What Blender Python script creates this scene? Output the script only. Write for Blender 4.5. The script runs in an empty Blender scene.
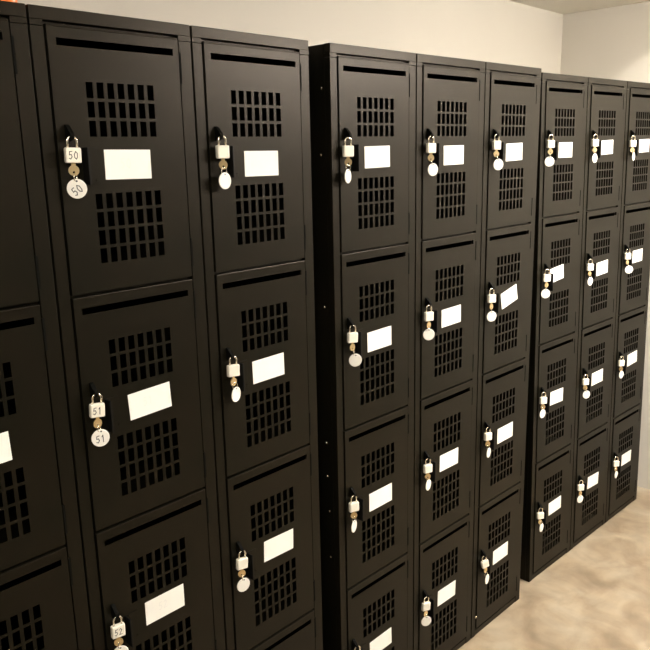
import bpy, bmesh, math, random
from mathutils import Matrix, Vector, Euler

C = bpy.context.scene
COL = C.collection
R = math.radians

# ------------------------------------------------------------------ camera
def basis(yaw, pitch, roll):
    y, p, r = R(yaw), R(pitch), R(roll)
    F = Vector((-math.sin(y)*math.cos(p), math.cos(y)*math.cos(p), math.sin(p)))
    Rt = Vector((math.cos(y), math.sin(y), 0))
    U = Rt.cross(F)
    return F, Rt*math.cos(r)+U*math.sin(r), -Rt*math.sin(r)+U*math.cos(r)
F, RT, UP = basis(-46.435, -13.0899, -1.216)
cam_data = bpy.data.cameras.new('camera')
cam_data.sensor_width = 36.0
cam_data.lens = 742.74/650*36.0
cam_data.clip_start = 0.02
cam = bpy.data.objects.new('camera', cam_data)
COL.objects.link(cam)
m = Matrix((RT, UP, -F)).transposed().to_4x4()
m.translation = Vector((-0.2653, -1.1513, 1.5539))
cam.matrix_world = m
C.camera = cam

# ------------------------------------------------------------------ world, exposure
world = bpy.data.worlds.new('world'); C.world = world
world.use_nodes = True
world.node_tree.nodes['Background'].inputs[0].default_value = (1.0, 0.9, 0.75, 1)
world.node_tree.nodes['Background'].inputs[1].default_value = 0.02
C.view_settings.view_transform = 'Standard'
C.view_settings.look = 'None'
C.view_settings.gamma = 1.0
C.view_settings.use_curve_mapping = False
C.view_settings.exposure = 0.30

# room
XL, XR, YB, YF, ZC = -1.7, 3.06, 0.50, -2.5, 2.133

def area(name, loc, sx, sy, power, colour=(1, .86, .66), rot=(0, 0, 0)):
    d = bpy.data.lights.new(name, 'AREA'); d.shape = 'RECTANGLE'
    d.size = sx; d.size_y = sy; d.energy = power; d.color = colour
    o = bpy.data.objects.new(name, d); COL.objects.link(o)
    o.location = loc; o.rotation_euler = rot
    return o
LAMP = (1.0, .945, .88)
# the ceiling fixture over the aisle (its fitting is built further down) and the tube in the recess
LAMP_FAR, LAMP_FILL = 95, 22      # strength of the ceiling lamp and the added fill lamp (their diffusers are the lights)
area('recess_lamp_light', (2.70, -0.62, 2.36), 0.45, 0.05, 19, LAMP)

# ------------------------------------------------------------------ materials
def mat(name, col, rough=.5, metal=0.0, spec=.5, noise=None, bump=None, coat=0):
    mt = bpy.data.materials.new(name); mt.use_nodes = True
    nt = mt.node_tree; b = nt.nodes['Principled BSDF']
    b.inputs['Base Color'].default_value = (*col, 1)
    b.inputs['Roughness'].default_value = rough
    b.inputs['Metallic'].default_value = metal
    b.inputs['Specular IOR Level'].default_value = spec
    if coat:
        b.inputs['Coat Weight'].default_value = coat
    tc = nt.nodes.new('ShaderNodeTexCoord')
    if noise:
        cols, scale, detail = noise
        n = nt.nodes.new('ShaderNodeTexNoise'); n.inputs['Scale'].default_value = scale
        n.inputs['Detail'].default_value = detail
        r = nt.nodes.new('ShaderNodeValToRGB')
        els = r.color_ramp.elements
        els[0].position = cols[0][0]; els[0].color = (*cols[0][1], 1)
        els[1].position = cols[-1][0]; els[1].color = (*cols[-1][1], 1)
        for ps, cc in cols[1:-1]:
            e = els.new(ps); e.color = (*cc, 1)
        nt.links.new(tc.outputs['Object'], n.inputs['Vector'])
        nt.links.new(n.outputs['Fac'], r.inputs['Fac'])
        nt.links.new(r.outputs['Color'], b.inputs['Base Color'])
    if bump:
        sc, st, dist = bump
        n2 = nt.nodes.new('ShaderNodeTexNoise'); n2.inputs['Scale'].default_value = sc
        n2.inputs['Detail'].default_value = 3
        bp = nt.nodes.new('ShaderNodeBump'); bp.inputs['Strength'].default_value = st
        bp.inputs['Distance'].default_value = dist
        nt.links.new(tc.outputs['Object'], n2.inputs['Vector'])
        nt.links.new(n2.outputs['Fac'], bp.inputs['Height'])
        nt.links.new(bp.outputs['Normal'], b.inputs['Normal'])
    return mt

M = {}
M['paint'] = mat('dark_brown_powder_coat', (.0055, .005, .003), .40, 0, .17,
                 noise=([(.35, (.0046, .0046, .0026)), (.65, (.0068, .0056, .0032))], 7, 3), bump=(900, .12, .0004))
M['paint'].node_tree.nodes['Principled BSDF'].inputs['Specular Tint'].default_value = (1, .84, .68, 1)
M['hinge'] = mat('blackened_hinge', (.003, .003, .002), .7, 0, .05)
M['black'] = mat('unlit_fin_black', (.004, .0038, .003), .55, 0, .15)  # shade on the fin's unlit left face, put into its colour
M['card'] = mat('white_card', (.85, .83, .76), .7, 0, .2)
M['pencil'] = mat('faint_pencil', (.76, .75, .71), .8, 0, .1)
M['lock'] = mat('pale_enamel', (.82, .78, .66), .35, 0, .5)
M['steel'] = mat('chromed_steel', (.80, .74, .62), .22, 1.0)
M['brass'] = mat('pale_brass', (.78, .60, .32), .3, .9)
M['tag'] = mat('white_tag', (.86, .83, .75), .4, 0, .5)
M['ink'] = mat('black_marker', (.03, .03, .035), .6)
M['orange'] = mat('orange_plastic', (.85, .20, .03), .3, 0, .5)
M['wall'] = mat('cream_wall_paint', (.60, .56, .485), .75, 0, .2,
                noise=([(.3, (.59, .55, .475)), (.7, (.61, .57, .495))], 3, 4), bump=(160, .06, .001))
M['ceiling'] = mat('cream_ceiling_paint', (.80, .76, .67), .85, 0, .2, bump=(120, .08, .001))
M['lampshell'] = mat('white_lamp_housing', (.8, .78, .72), .4)

def emis(name, col, s):
    mt = bpy.data.materials.new(name); mt.use_nodes = True
    b = mt.node_tree.nodes['Principled BSDF']
    b.inputs['Base Color'].default_value = (*col, 1)
    b.inputs['Emission Color'].default_value = (*col, 1)
    b.inputs['Emission Strength'].default_value = s
    return mt
M['glow'] = emis('lamp_diffuser', LAMP, LAMP_FAR)
M['glow_fill'] = emis('lamp_diffuser_near', LAMP, LAMP_FILL)
M['tube'] = emis('lamp_tube', LAMP, 14)

def floor_mat():
    mt = bpy.data.materials.new('sealed_concrete'); mt.use_nodes = True
    nt = mt.node_tree; b = nt.nodes['Principled BSDF']
    tc = nt.nodes.new('ShaderNodeTexCoord')
    n1 = nt.nodes.new('ShaderNodeTexNoise'); n1.inputs['Scale'].default_value = 6.5
    n1.inputs['Detail'].default_value = 6; n1.inputs['Distortion'].default_value = .6
    n2 = nt.nodes.new('ShaderNodeTexNoise'); n2.inputs['Scale'].default_value = 14
    n2.inputs['Detail'].default_value = 5
    r1 = nt.nodes.new('ShaderNodeValToRGB')
    e = r1.color_ramp.elements
    e[0].position = .34; e[0].color = (.20, .152, .100, 1)
    e[1].position = .68; e[1].color = (.34, .285, .205, 1)
    k = e.new(.5); k.color = (.270, .214, .145, 1)
    r2 = nt.nodes.new('ShaderNodeValToRGB')
    r2.color_ramp.elements[0].position = .35; r2.color_ramp.elements[0].color = (.9, .9, .9, 1)
    r2.color_ramp.elements[1].position = .65; r2.color_ramp.elements[1].color = (1.1, 1.08, 1.05, 1)
    mx = nt.nodes.new('ShaderNodeMix'); mx.data_type = 'RGBA'; mx.blend_type = 'MULTIPLY'
    mx.inputs['Factor'].default_value = 1
    nt.links.new(tc.outputs['Object'], n1.inputs['Vector'])
    nt.links.new(tc.outputs['Object'], n2.inputs['Vector'])
    nt.links.new(n1.outputs['Fac'], r1.inputs['Fac'])
    nt.links.new(n2.outputs['Fac'], r2.inputs['Fac'])
    nt.links.new(r1.outputs['Color'], mx.inputs['A'])
    nt.links.new(r2.outputs['Color'], mx.inputs['B'])
    nt.links.new(mx.outputs['Result'], b.inputs['Base Color'])
    b.inputs['Roughness'].default_value = .42
    b.inputs['Specular IOR Level'].default_value = .3
    return mt
M['floor'] = floor_mat()

# ------------------------------------------------------------------ mesh helpers
def link(name, me, parent=None, loc=(0, 0, 0), rot=None):
    o = bpy.data.objects.new(name, me); COL.objects.link(o)
    o.location = loc
    if rot is not None: o.rotation_euler = rot
    if parent is not None: o.parent = parent
    return o
def mesh(name, bm, mats, smooth=False):
    bmesh.ops.recalc_face_normals(bm, faces=bm.faces)
    me = bpy.data.meshes.new(name); bm.to_mesh(me); bm.free()
    for k in (mats if isinstance(mats, (list, tuple)) else [mats]): me.materials.append(k)
    if smooth:
        for p in me.polygons: p.use_smooth = True
    return me
def box(bm, x0, x1, y0, y1, z0, z1, bev=0, mi=0):
    vs = [bm.verts.new((x, y, z)) for x in (x0, x1) for y in (y0, y1) for z in (z0, z1)]
    fs = []
    for q in ((0, 1, 3, 2), (4, 6, 7, 5), (0, 4, 5, 1), (2, 3, 7, 6), (0, 2, 6, 4), (1, 5, 7, 3)):
        f = bm.faces.new([vs[i] for i in q]); f.material_index = mi; fs.append(f)
    if bev:
        es = list({e for f in fs for e in f.edges})
        bmesh.ops.recalc_face_normals(bm, faces=fs)
        bmesh.ops.bevel(bm, geom=es, offset=bev, segments=2, affect='EDGES', profile=.5)
def tube(bm, pts, r, seg=10, closed=False, mi=0):
    pts = [Vector(p) for p in pts]; n = len(pts); rings = []
    up = Vector((0, 1, 0))
    for i, p in enumerate(pts):
        a = pts[(i-1) % n] if (closed or i > 0) else p
        b = pts[(i+1) % n] if (closed or i < n-1) else p
        t = (b-a).normalized()
        s = t.cross(up)
        if s.length < 1e-4: s = t.cross(Vector((1, 0, 0)))
        s.normalize(); q = s.cross(t)
        rr = r[i] if isinstance(r, (list, tuple)) else r
        rings.append([bm.verts.new(p + s*math.cos(2*math.pi*k/seg)*rr + q*math.sin(2*math.pi*k/seg)*rr) for k in range(seg)])
    for i in range(n if closed else n-1):
        A, B = rings[i], rings[(i+1) % n]
        for k in range(seg):
            f = bm.faces.new((A[k], A[(k+1) % seg], B[(k+1) % seg], B[k])); f.material_index = mi
    if not closed:
        bm.faces.new(rings[0]).material_index = mi; bm.faces.new(rings[-1][::-1]).material_index = mi
def sheet(bm, outer, holes, y0, y1):
    """flat panel in x,z with rectangular holes, thickness y0..y1"""
    x0, x1, z0, z1 = outer
    xs = sorted({round(v, 6) for v in [x0, x1]+[h[0] for h in holes]+[h[1] for h in holes]})
    zs = sorted({round(v, 6) for v in [z0, z1]+[h[2] for h in holes]+[h[3] for h in holes]})
    def solid(i, j):
        if i < 0 or j < 0 or i >= len(xs)-1 or j >= len(zs)-1: return False
        cx, cz = (xs[i]+xs[i+1])/2, (zs[j]+zs[j+1])/2
        return not any(h[0] < cx < h[1] and h[2] < cz < h[3] for h in holes)
    vc = {}
    def v(i, j, y):
        k = (i, j, y)
        if k not in vc: vc[k] = bm.verts.new((xs[i], y, zs[j]))
        return vc[k]
    for i in range(len(xs)-1):
        for j in range(len(zs)-1):
            if not solid(i, j): continue
            bm.faces.new((v(i, j, y0), v(i+1, j, y0), v(i+1, j+1, y0), v(i, j+1, y0)))
            bm.faces.new((v(i, j, y1), v(i, j+1, y1), v(i+1, j+1, y1), v(i+1, j, y1)))
            for di, dj, a, b in ((-1, 0, (i, j), (i, j+1)), (1, 0, (i+1, j), (i+1, j+1)), (0, -1, (i, j), (i+1, j)), (0, 1, (i, j+1), (i+1, j+1))):
                if not solid(i+di, j+dj):
                    bm.faces.new((v(*a, y0), v(*b, y0), v(*b, y1), v(*a, y1)))
DIG = {'0': [[(.5, 0), (.15, .2), (.08, .6), (.4, 1), (.75, .75), (.72, .25), (.5, 0)]],
       '1': [[(.45, 1), (.42, 0)], [(.2, .78), (.45, 1)]],
       '2': [[(.1, .8), (.4, 1), (.7, .75), (.1, 0), (.8, .03)]],
       '5': [[(.75, 1), (.22, .97), (.15, .55), (.55, .6), (.72, .3), (.4, 0), (.08, .1)]]}
def strokes(bm, text, cx, cz, h, y, ang=0, lw=.0011, mi=1):
    """pen strokes lying on the plane y, read from -y"""
    wd = h*.62; n = len(text); tot = n*wd*1.15
    ca, sa = math.cos(ang), math.sin(ang)
    for i, ch in enumerate(text):
        for st in DIG[ch]:
            P2 = []
            for (u, v) in st:
                x = -tot/2+i*wd*1.15+u*wd; z = (v-.5)*h
                P2.append(Vector((cx+x*ca-z*sa, y, cz+x*sa+z*ca)))
            for a, b in zip(P2, P2[1:]):
                d = (b-a).normalized(); s = Vector((-d.z, 0, d.x))*lw/2; e = d*lw*.4
                f = bm.faces.new([bm.verts.new(q) for q in (a-s-e, b-s+e, b+s+e, a+s-e)])
                f.material_index = mi
def props(o, label=None, cat=None, group=None, kind=None):
    if label: o['label'] = label
    if cat: o['category'] = cat
    if group: o['group'] = group
    if kind: o['kind'] = kind
    return o

# ------------------------------------------------------------------ the room
T = .12
def slab(name, *b, m='wall'):
    bm = bmesh.new(); box(bm, *b)
    return props(link(name, mesh(name, bm, M[m])), kind='structure')
slab('floor', XL-T, XR+T, YF-T, YB+T, -.1, 0, m='floor')
slab('wall_back', XL-T, XR+T, YB, YB+T, 0, ZC+.3)
slab('wall_right', XR, XR+T, YF, YB, 0, ZC+.3)
slab('wall_left', XL-T, XL, YF, YB, 0, ZC+.3)
slab('wall_front', XL-T, XR+T, YF-T, YF, 0, ZC+.3)
M['dark_panel'] = mat('dark_panel_brown', (.02, .016, .011), .6, 0, .3)
slab('reflection_panel', XL, XR, YF, YF+.02, 0, 1.78, m='dark_panel')  # unseen dark panel, added so the lower doors reflect something dark
# ceiling with the recess that holds the tube lamp
RX0, RX1, RY0, RY1, RZ = 2.40, 3.06, -1.0, -.235, 2.43
bm = bmesh.new()
sh = bmesh.new(); sheet(sh, (XL, XR, YF, YB), [(RX0, RX1, RY0, RY1)], 0, .08)
bmesh.ops.transform(sh, matrix=Matrix(((1, 0, 0, 0), (0, 0, 1, 0), (0, 1, 0, ZC), (0, 0, 0, 1))), verts=sh.verts)
props(link('ceiling', mesh('ceiling', sh, M['ceiling'])), kind='structure')
bm.free(); bm = bmesh.new()
for b in ((RX0-.02, RX0, RY0-.02, RY1+.02), (RX0, RX1, RY0-.02, RY0), (RX0, RX1, RY1, RY1+.02)):
    box(bm, b[0], b[1], b[2], b[3], ZC+.08, RZ)
box(bm, RX0-.02, RX1, RY0-.02, RY1+.02, RZ, RZ+.02)
props(link('trim_1', mesh('recess', bm, M['ceiling'])), kind='structure')

# ------------------------------------------------------------------ lockers
W, DL, DR, HD, TP, SL, SR, SZ, H = .305, .0267, .2729, .0247, .4338, .0411, .2614, .0254, 1.7822
DEPTH = .38
G = 0.0019          # half seam between neighbouring lockers
def locker_frame():
    bm = bmesh.new(); bot = H-HD-4*TP
    x0, x1 = G, W-G; ft = .018
    # header, stiles, plinth of the face frame
    box(bm, x0, x1, 0, ft, H-HD+.0046, H, .0012)
    box(bm, x0, DL-.0040, .0002, ft, H-.0285, H-HD+.0046)
    box(bm, DR+.0034, x1, .0002, ft, H-.0285, H-HD+.0046)
    box(bm, x0, DL-.0032, .0006, ft, 0.0, H-.0292, .0008)
    box(bm, DR+.0034, x1, .0006, ft, 0.0, H-.0292, .0008)
    box(bm, DL-.004, DR+.004, .002, ft, 0, bot-.004, .0008)
    # lip behind the door edges
    box(bm, DL-.0035, DL+.004, .010, ft, bot, H-.028)
    box(bm, DR-.004, DR+.0045, .010, ft, bot, H-.028)
    for r in range(0, 4):
        z = H-HD-r*TP
        box(bm, DL-.0035, DR+.0025, .009, ft, z-.012, z+.006)
    # carcass
    t = .0012
    box(bm, x0, x0+t, ft, DEPTH, 0, H-.001)
    box(bm, x1-t, x1, ft, DEPTH, 0, H-.001)
    box(bm, x0+t, x1-t, DEPTH-t, DEPTH, 0, H-.001)
    box(bm, x0+t, x1-t, ft, DEPTH-t, H-.001-t, H-.001)
    for r in range(1, 5):
        z = H-HD-r*TP
        box(bm, x0+t, x1-t, ft, DEPTH-t, z-t, z)
    return mesh('locker_frame', bm, M['paint'])
def door_panel():
    bm = bmesh.new()
    holes = [(SL, SR, -(SZ+.0058), -(SZ-.0058))]
    vx0, vx1 = .0852, .2150; n = 7; pit = (vx1-vx0+.0068)/n; cw = pit-.0068
    for zt, rows, zb in ((.0838, 3, .1705), (.264, 4, .3815)):
        rp = (zb-zt+.0052)/rows
        for k in range(n):
            for r in range(rows):
                holes.append((vx0+k*pit, vx0+k*pit+cw, -(zt+r*rp+rp-.0052), -(zt+r*rp)))
    # origin at the door's top edge
    sheet(bm, (DL, DR, -(TP-.0052), -.0006), holes, -.0018, -.0004)
    box(bm, DL, DR, -.0024, .003, -.0042, -.0004, .0014)
    t = .0014
    box(bm, DL, DL+t, -.0004, .009, -(TP-.0052), -.0006)
    box(bm, DR-t, DR, -.0004, .009, -(TP-.0052), -.0006)
    box(bm, DL+t, DR-t, -.0004, .009, -.0006-t, -.0006)
    box(bm, DL+t, DR-t, -.0004, .009, -(TP-.0052), -(TP-.0052)+t)
    return mesh('locker_door', bm, M['paint'])
def handle_mesh():
    """finger pull: flange flat on the door, fin standing out, coloured black as if unlit"""
    bm = bmesh.new()
    box(bm, .0665, .0700, -.0215, -.0018, -.2475, -.1880, .0008)
    box(bm, .0700, .0940, -.0030, -.0018, -.2475, -.1880, .0003, 1)
    for (x, z) in ((.0755, -.1915), (.0905, -.2410)):
        tube(bm, [(x, -.0024, z), (x, -.0042, z)], .0016, 8, mi=1)
    return mesh('pull_handle', bm, [M['black'], M['paint']])
def hasp_mesh():
    """tapered steel tab through the door with the padlock eye"""
    bm = bmesh.new()
    prof = [(-.0018, -.1515), (-.0060, -.1530), (-.0175, -.1650), (-.0190, -.1700), (-.0165, -.1750), (-.0018, -.1785)]
    a = [bm.verts.new((.0410, y, z)) for y, z in prof]; b = [bm.verts.new((.0478, y, z)) for y, z in prof]
    bm.faces.new(a); bm.faces.new(b[::-1])
    for i in range(len(prof)):
        j = (i+1) % len(prof); bm.faces.new((a[i], b[i], b[j], a[j]))
    return mesh('hasp', bm, M['hinge'])
def hinge_mesh(z0, z1):
    bm = bmesh.new()
    box(bm, DR+.0004, DR+.0066, -.0010, .004, -z1, -z0, .0008)
    tube(bm, [(DR+.0022, -.0006, -z0), (DR+.0022, -.0006, -z1)], .0020, 10)
    return mesh('hinge', bm, M['hinge'])
def card_mesh(text=None):
    bm = bmesh.new()
    box(bm, -.0455, .0455, -.0006, 0, -.0248, .0248)
    if text: strokes(bm, text, -.004, .002, .016, -.0008, 0, .0012)
    return mesh('name_card', bm, [M['card'], M['pencil']])
ME = dict(frame=locker_frame(), door=door_panel(), handle=handle_mesh(), hasp=hasp_mesh(),
          h1=hinge_mesh(.024, .078), h2=hinge_mesh(.356, .410), card=card_mesh())

CARDS= {'A1R1': (0.153, 0.217, -0.8), 'A1R2': (0.16, 0.215, 2.4), 'A1R3': (0.158, 0.208, -0.2), 'A2R1': (0.157, 0.223, -0.3), 'A2R2': (0.154, 0.22, 0.9), 'A2R3': (0.164, 0.211, -2.2), 'B0R1': (0.154, 0.217, 0.8), 'B0R2': (0.158, 0.226, 1.2), 'B0R3': (0.159, 0.221, 0.3), 'B0R4': (0.156, 0.222, 1.0), 'B1R1': (0.159, 0.219, 0.5), 'B1R2': (0.16, 0.221, 1.1), 'B1R3': (0.161, 0.215, -0.7), 'B1R4': (0.16, 0.217, -2.0), 'B2R1': (0.159, 0.216, 1.4), 'B2R2': (0.159, 0.213, 12.4), 'B2R3': (0.163, 0.223, 0.6), 'B2R4': (0.16, 0.214, 0.2), 'C0R1': (0.159, 0.216, -0.0), 'C0R2': (0.125, 0.197, 5.4), 'C0R3': (0.154, 0.214, -2.3), 'C0R4': (0.167, 0.211, 0.5), 'C1R1': (0.158, 0.212, 1.5), 'C1R2': (0.166, 0.22, 2.1), 'C1R3': (0.166, 0.215, 0.0), 'C1R4': (0.173, 0.214, -3.1), 'C2R1': (0.187, 0.211, 0.9), 'C2R2': (0.172, 0.21, 0.5), 'C2R3': (0.18, 0.193, 2.6), 'C2R4': (0.17, 0.214, -1.4)}
LOCKS= {'A1R1': (0.044, 0.2, 0.045, 0.253), 'A1R2': (0.044, 0.199, 0.045, 0.25), 'A1R3': (0.044, 0.201, 0.044, 0.244), 'A2R1': (0.047, 0.199, 0.048, 0.253), 'A2R2': (0.046, 0.198, 0.049, 0.249), 'A2R3': (0.043, 0.198, 0.043, 0.249), 'B0R1': (0.038, 0.203, 0.038, 0.257), 'B0R2': (0.046, 0.198, 0.052, 0.254), 'B0R3': (0.042, 0.199, 0.041, 0.251), 'B0R4': (0.048, 0.186, 0.047, 0.24), 'B1R1': (0.043, 0.2, 0.048, 0.253), 'B1R2': (0.039, 0.199, 0.04, 0.248), 'B1R3': (0.043, 0.199, 0.044, 0.248), 'B1R4': (0.04, 0.191, 0.041, 0.244), 'B2R1': (0.043, 0.195, 0.05, 0.249), 'B2R2': (0.038, 0.199, 0.041, 0.252), 'B2R3': (0.043, 0.193, 0.046, 0.249), 'B2R4': (0.051, 0.198, 0.062, 0.254), 'C0R1': (0.034, 0.196, 0.035, 0.251), 'C0R2': (0.037, 0.199, 0.037, 0.252), 'C0R3': (0.037, 0.195, 0.039, 0.24), 'C0R4': (0.043, 0.199, 0.049, 0.245), 'C1R1': (0.039, 0.196, 0.042, 0.248), 'C1R2': (0.042, 0.201, 0.045, 0.253), 'C1R3': (0.044, 0.204, 0.05, 0.253), 'C1R4': (0.037, 0.195, 0.04, 0.238), 'C2R1': (0.041, 0.202, 0.047, 0.248), 'C2R2': (0.049, 0.197, 0.06, 0.25), 'C2R3': (0.04, 0.188, 0.043, 0.239), 'C2R4': (0.041, 0.191, 0.044, 0.245)}
BANK = {'A': ((0, 0, 0), 0, 0, 0),
        'B': ((3*W+.0579, -.0074, 0.0), -1.1193, -.1479, -.0078),
        'C': ((6*W+.0579+.1119, -.0014, .0028), -2.3753, -.2955, .9966)}
def bank_matrix(g):
    o, th, ro, le = BANK[g]; th, ro, le = R(th), R(ro), R(le)
    Rx = Matrix(((1, 0, 0), (0, math.cos(le), math.sin(le)), (0, -math.sin(le), math.cos(le))))
    Ry = Matrix(((math.cos(ro), 0, math.sin(ro)), (0, 1, 0), (-math.sin(ro), 0, math.cos(ro))))
    Rz = Matrix(((math.cos(th), -math.sin(th), 0), (math.sin(th), math.cos(th), 0), (0, 0, 1)))
    m = (Rz @ Ry @ Rx).to_4x4(); m.translation = Vector(o)
    return m

WHICH = {('A', 0): 'leftmost dark locker column, cut off by the left edge of the photo',
         ('A', 1): 'second dark locker column from the left, its top door locked by the padlock marked 50',
         ('A', 2): 'third dark locker column from the left, at the left edge of the wide black gap',
         ('B', 0): 'dark locker column just right of the wide gap, its riveted black side showing',
         ('B', 1): 'middle dark locker column of the centre bank of three',
         ('B', 2): 'dark locker column at the centre bank\'s right end, one name card stuck on askew',
         ('C', 0): 'first dark locker column of the far bank, one name card tucked behind its handle',
         ('C', 1): 'middle dark locker column of the far bank of three',
         ('C', 2): 'rightmost dark locker column, next to the cream end wall'}
SHORT = {('A', 0): 'the leftmost locker column', ('A', 1): 'the second locker column from the left', ('A', 2): 'the third locker column from the left',
         ('B', 0): 'the locker column right of the wide gap', ('B', 1): 'the middle column of the centre bank',
         ('B', 2): 'the right-hand column of the centre bank', ('C', 0): 'the first column of the far bank',
         ('C', 1): 'the middle column of the far bank', ('C', 2): 'the rightmost column by the end wall'}
GN = {'A': 'four-door lockers of the near left bank', 'B': 'four-door lockers of the centre bank', 'C': 'four-door lockers of the far bank'}
def card_at(g, c, r):
    k = f'{g}{c}R{r+1}'
    x, z, a = CARDS.get(k, (.158, .217, 0))
    if g == 'A' and c == 0: x, z, a = .153, .222, 1.5
    if (g, c) in (('C', 1), ('C', 2)): x = .160+(x-.160)*.4; z = max(z, .206)
    return x, z, a
for g in 'ABC':
    mb = bank_matrix(g)
    for c in range(3):
        e = bpy.data.objects.new('locker', None); COL.objects.link(e)
        e.matrix_world = mb @ Matrix.Translation((c*W, 0, 0))
        e.empty_display_size = .1
        props(e, WHICH[g, c], 'locker', GN[g])
        link('locker_frame', ME['frame'], e)
        for r in range(4):
            d = link('door', ME['door'], e, (0, 0, H-HD-r*TP))
            link('pull_handle', ME['handle'], d)
            link('hasp', ME['hasp'], d)
            link('hinge', ME['h1'], d); link('hinge', ME['h2'], d)
            x, z, a = card_at(g, c, r)
            txt = {('A', 1, 0): '50', ('A', 1, 1): '51', ('A', 1, 2): '52'}.get((g, c, r))
            link("name_card", card_mesh(txt) if txt else ME["card"], d, (x, -.0032 if x < .142 else -.0019, -z), (0, R(-a), 0))
        if (g, c) == ('B', 0):
            for y, z in ((.029, 1.691), (.035, 1.548), (.038, .859), (.038, .771), (.033, .677), (.033, .55), (.034, 1.2)):
                bm = bmesh.new(); tube(bm, [(.0002, 0, 0), (-.0014, 0, 0)], [.0032, .0020], 10)
                link('rivet', mesh('rivet', bm, M['steel']), e, (G, y, z))
        if (g, c) == ('B', 2):
            bm = bmesh.new(); tube(bm, [(.0225, .0008, .070), (.0225, -.0022, .070)], [.005, .0035], 12)
            link('floor_bolt', mesh('floor_bolt', bm, M['steel'], True), e)

# ------------------------------------------------------------------ padlocks
def lock_body(text=None):
    bm = bmesh.new(); box(bm, -.0128, .0128, -.0055, .0055, -.0122, .0122, .0022)
    if text: strokes(bm, text, .0, .0, .0120, -.00565, 0, .0013)
    return mesh('padlock_body', bm, [M['lock'], M['ink']])
def lock_shackle():
    bm = bmesh.new()
    sr = .0078
    pts = [(-sr, 0, .011), (-sr, 0, .0215)]
    for k in range(1, 10):
        a = math.pi-k*math.pi/10; pts.append((sr*math.cos(a), 0, .0215+sr*math.sin(a)))
    pts += [(sr, 0, .0215), (sr, 0, .011)]
    tube(bm, pts, .0019, 10)
    return mesh('shackle', bm, M['steel'], True)
def lock_key():
    bm = bmesh.new()
    box(bm, -.0035, .0035, -.0009, .0009, -.0185, -.0120, .0004)
    # bow of the key: a disc with a hole
    n = 20; A = []; B = []
    for y in (-.0010, .0010):
        A.append([bm.verts.new((.0085*math.cos(2*math.pi*k/n), y, -.0240+.0085*math.sin(2*math.pi*k/n))) for k in range(n)])
        B.append([bm.verts.new((.0020*math.cos(2*math.pi*k/n), y, -.0270+.0020*math.sin(2*math.pi*k/n))) for k in range(n)])
    for k in range(n):
        j = (k+1) % n
        bm.faces.new((A[0][k], A[0][j], B[0][j], B[0][k])); bm.faces.new((A[1][j], A[1][k], B[1][k], B[1][j]))
        bm.faces.new((A[0][j], A[0][k], A[1][k], A[1][j])); bm.faces.new((B[0][k], B[0][j], B[1][j], B[1][k]))
    return mesh('key', bm, M['brass'])
def key_ring():
    bm = bmesh.new()
    tube(bm, [(.0065*math.cos(2*math.pi*k/20), 0, .0065*math.sin(2*math.pi*k/20)) for k in range(20)], .0009, 8, closed=True)
    return mesh('key_ring', bm, M['steel'], True)
def tag_mesh(text=None, ang=0):
    bm = bmesh.new(); r = .0158; n = 32; hn = 12
    def ring(rad, y, cz, m): return [bm.verts.new((rad*math.cos(2*math.pi*k/m), y, cz+rad*math.sin(2*math.pi*k/m))) for k in range(m)]
    prof = [(r-.0006, -.0011), (r, -.0006), (r, .0006), (r-.0006, .0011)]
    rings = [ring(a, y, 0, n) for a, y in prof]
    for A, B in zip(rings, rings[1:]):
        for k in range(n): bm.faces.new((A[k], A[(k+1) % n], B[(k+1) % n], B[k]))
    bm.faces.new(rings[0]); bm.faces.new(rings[-1][::-1])
    # eyelet near the rim
    for y in (-.00118, .00118):
        q = ring(.0016, y, .0122, hn); bm.faces.new(q).material_index = 1
    if text: strokes(bm, text, .001, -.0015, .0125, -.0013, ang, .0014)
    return mesh('number_tag', bm, [M['tag'], M['ink']])
LM = dict(body=lock_body(), shackle=lock_shackle(), key=lock_key(), ring=key_ring(), tag=tag_mesh())
# apparent half width of each tag over its half height: how far it is turned from the viewer
TURN = {'A1R1': 0, 'A1R2': 12, 'A1R3': 10, 'A2R1': 44, 'A2R2': -55, 'A2R3': -28, 'B0R1': 64, 'B0R2': -12, 'B0R3': -66, 'B0R4': 20,
        'B1R1': 38, 'B1R2': -18, 'B1R3': -64, 'B1R4': -25, 'B2R1': 32, 'B2R2': -30, 'B2R3': -70, 'B2R4': -68, 'C0R1': 15,
        'C0R2': -20, 'C0R3': -55, 'C0R4': -66, 'C1R1': 60, 'C1R2': -58, 'C1R3': -35, 'C1R4': -48, 'C2R1': 76, 'C2R2': -22,
        'C2R3': -60, 'C2R4': -70}
TILT = {'A1R1': 3, 'A1R2': 8, 'A1R3': 4, 'A2R2': 4, 'A2R3': 8, 'B0R2': 4, 'B2R4': -24, 'B1R4': 6}
ROWN = ('top', 'second', 'third', 'bottom')
TEXT = {'A1R1': '50', 'A1R2': '51', 'A1R3': '52'}
EXTRA = {'A1R1': 'marked 50', 'A1R2': 'marked 51'}
camp = Vector((-0.2653, -1.1513, 1.5539))
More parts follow.
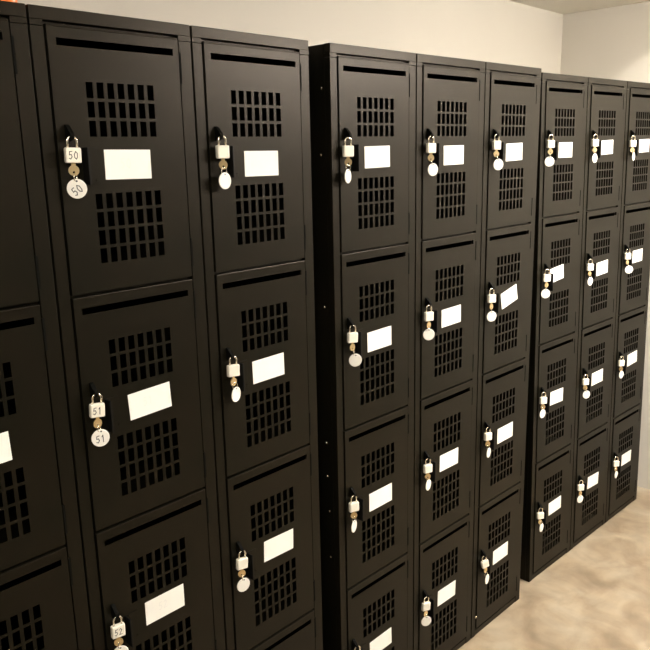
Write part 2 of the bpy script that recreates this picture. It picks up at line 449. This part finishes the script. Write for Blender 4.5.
for key, (lx, lz, tx, tz) in LOCKS.items():
    g, c, r = key[0], int(key[1]), int(key[3])-1
    mb = bank_matrix(g)
    lz = min(max(lz, .196), .2025); lx = min(max(lx, .0405), .0475)
    base = mb @ Vector((c*W+lx-(.0, .0015, .003)['ABC'.index(g)], -.0148, H-HD-r*TP-lz))
    bank_yaw = BANK[g][1]
    e = bpy.data.objects.new('padlock', None); COL.objects.link(e)
    e.location = base; e.rotation_euler = (0, 0, R(bank_yaw-3-(r % 2)*3-(6, 14, 24)['ABC'.index(g)])); e.empty_display_size = .03
    ex = EXTRA.get(key)
    lab = (f'padlock {ex} on the {ROWN[r]} door of {SHORT[g, c]}' if ex else
           f'padlock on the {ROWN[r]} door of {SHORT[g, c]}')
    props(e, lab, 'padlock', 'padlocks with round tags hanging on the locker doors')
    txt = TEXT.get(key)
    link('padlock_body', lock_body(txt) if txt else LM['body'], e, rot=(0, R(TILT.get(key, 0)*.5), 0))
    link('shackle', LM['shackle'], e, rot=(0, R(TILT.get(key, 0)*.5), 0))
    kx = (tx-lx)*.3
    link('key', LM['key'], e, (0, 0, 0), rot=(0, R(TILT.get(key, 0)*.4), R(18 if r % 2 else -12)))
    # tag, hanging from the ring below the key
    tzz = min(max(tz-lz, .048), .056); txx = min(max(tx-lx, -.003), .009)
    ring = link('key_ring', LM['ring'], e, (txx*.55, -.001, -(tzz-.0185)), rot=(0, 0, R(50 if abs(TURN[key]) < 40 else 10)))
    v = camp-base; face = math.degrees(math.atan2(v.y, v.x))+90      # yaw that turns -y to the viewer
    face = (face+180) % 360-180
    yaw = face-math.copysign(abs(TURN[key]), face)-math.degrees(e.rotation_euler.z)
    link('number_tag', tag_mesh(txt, R(38) if key == 'A1R1' else R(10)) if txt else LM['tag'], e, (txx, -.002, -tzz),
         rot=(0, R(TILT.get(key, 0)), R(yaw)))

# ------------------------------------------------------------------ orange bin on the leftmost locker
bm = bmesh.new()
def rr(hw, hd, rad, z):
    out = []
    for sx, sy, a0 in ((1, 1, 0), (-1, 1, 90), (-1, -1, 180), (1, -1, 270)):
        for k in range(5):
            a = R(a0+k*22.5); out.append(bm.verts.new((sx*(hw-rad)+rad*math.cos(a), sy*(hd-rad)+rad*math.sin(a), z)))
    return out
lv = [rr(.126, .158, .012, 0), rr(.128, .160, .012, .12), rr(.130, .162, .014, .122), rr(.130, .162, .014, .135),
      rr(.122, .154, .012, .135), rr(.120, .152, .012, .004)]
for A, B in zip(lv, lv[1:]):
    for k in range(20): bm.faces.new((A[k], A[(k+1) % 20], B[(k+1) % 20], B[k]))
bm.faces.new(lv[0]); bm.faces.new(lv[-1])
tub = link('storage_tub', mesh('storage_tub', bm, M['orange']), None, (.173, .165, H), (0, 0, 0))
props(tub, 'orange plastic tub standing on top of the leftmost dark locker', 'storage tub')

# ------------------------------------------------------------------ ceiling fittings
e = bpy.data.objects.new('ceiling_lamp', None); COL.objects.link(e); e.location = (2.1, -1.2, ZC)
props(e, 'long white ceiling lamp close in front of the far lockers', 'ceiling lamp', 'ceiling lamps')
bm = bmesh.new(); box(bm, -.52, .52, -.13, .13, -.05, 0, .004); link('lamp_housing', mesh('lamp_housing', bm, M['lampshell']), e)
bm = bmesh.new(); box(bm, -.5, .5, -.115, .115, -.115, -.05, .03); link('lamp_diffuser', mesh('lamp_diffuser', bm, M['glow']), e)
e2 = e.copy(); COL.objects.link(e2); e2.location = (-.20, -1.05, ZC)  # added fill lamp, brightens tags and padlocks from the viewer's side
e2['label'] = 'added fill lamp on the ceiling by the near left lockers, above the viewer'
for ch in list(e.children):
    k = ch.copy(); COL.objects.link(k); k.parent = e2
    if ch.name.startswith('lamp_diffuser'):
        k.data = ch.data.copy(); k.data.materials[0] = M['glow_fill']
e = bpy.data.objects.new('tube_lamp', None); COL.objects.link(e); e.location = (2.675, -.62, 2.40)
props(e, 'bare tube lamp set up inside the ceiling recess near the end wall', 'tube lamp')
bm = bmesh.new(); tube(bm, [(-.24, 0, 0), (.24, 0, 0)], .013, 12); link('lamp_tube', mesh('lamp_tube', bm, M['tube'], True), e)
bm = bmesh.new(); box(bm, -.26, .26, -.02, .02, .012, .03); box(bm, -.26, -.24, -.016, .016, -.016, .012); box(bm, .24, .26, -.016, .016, -.016, .012)
link('lamp_holder', mesh('lamp_holder', bm, M['lampshell']), e)
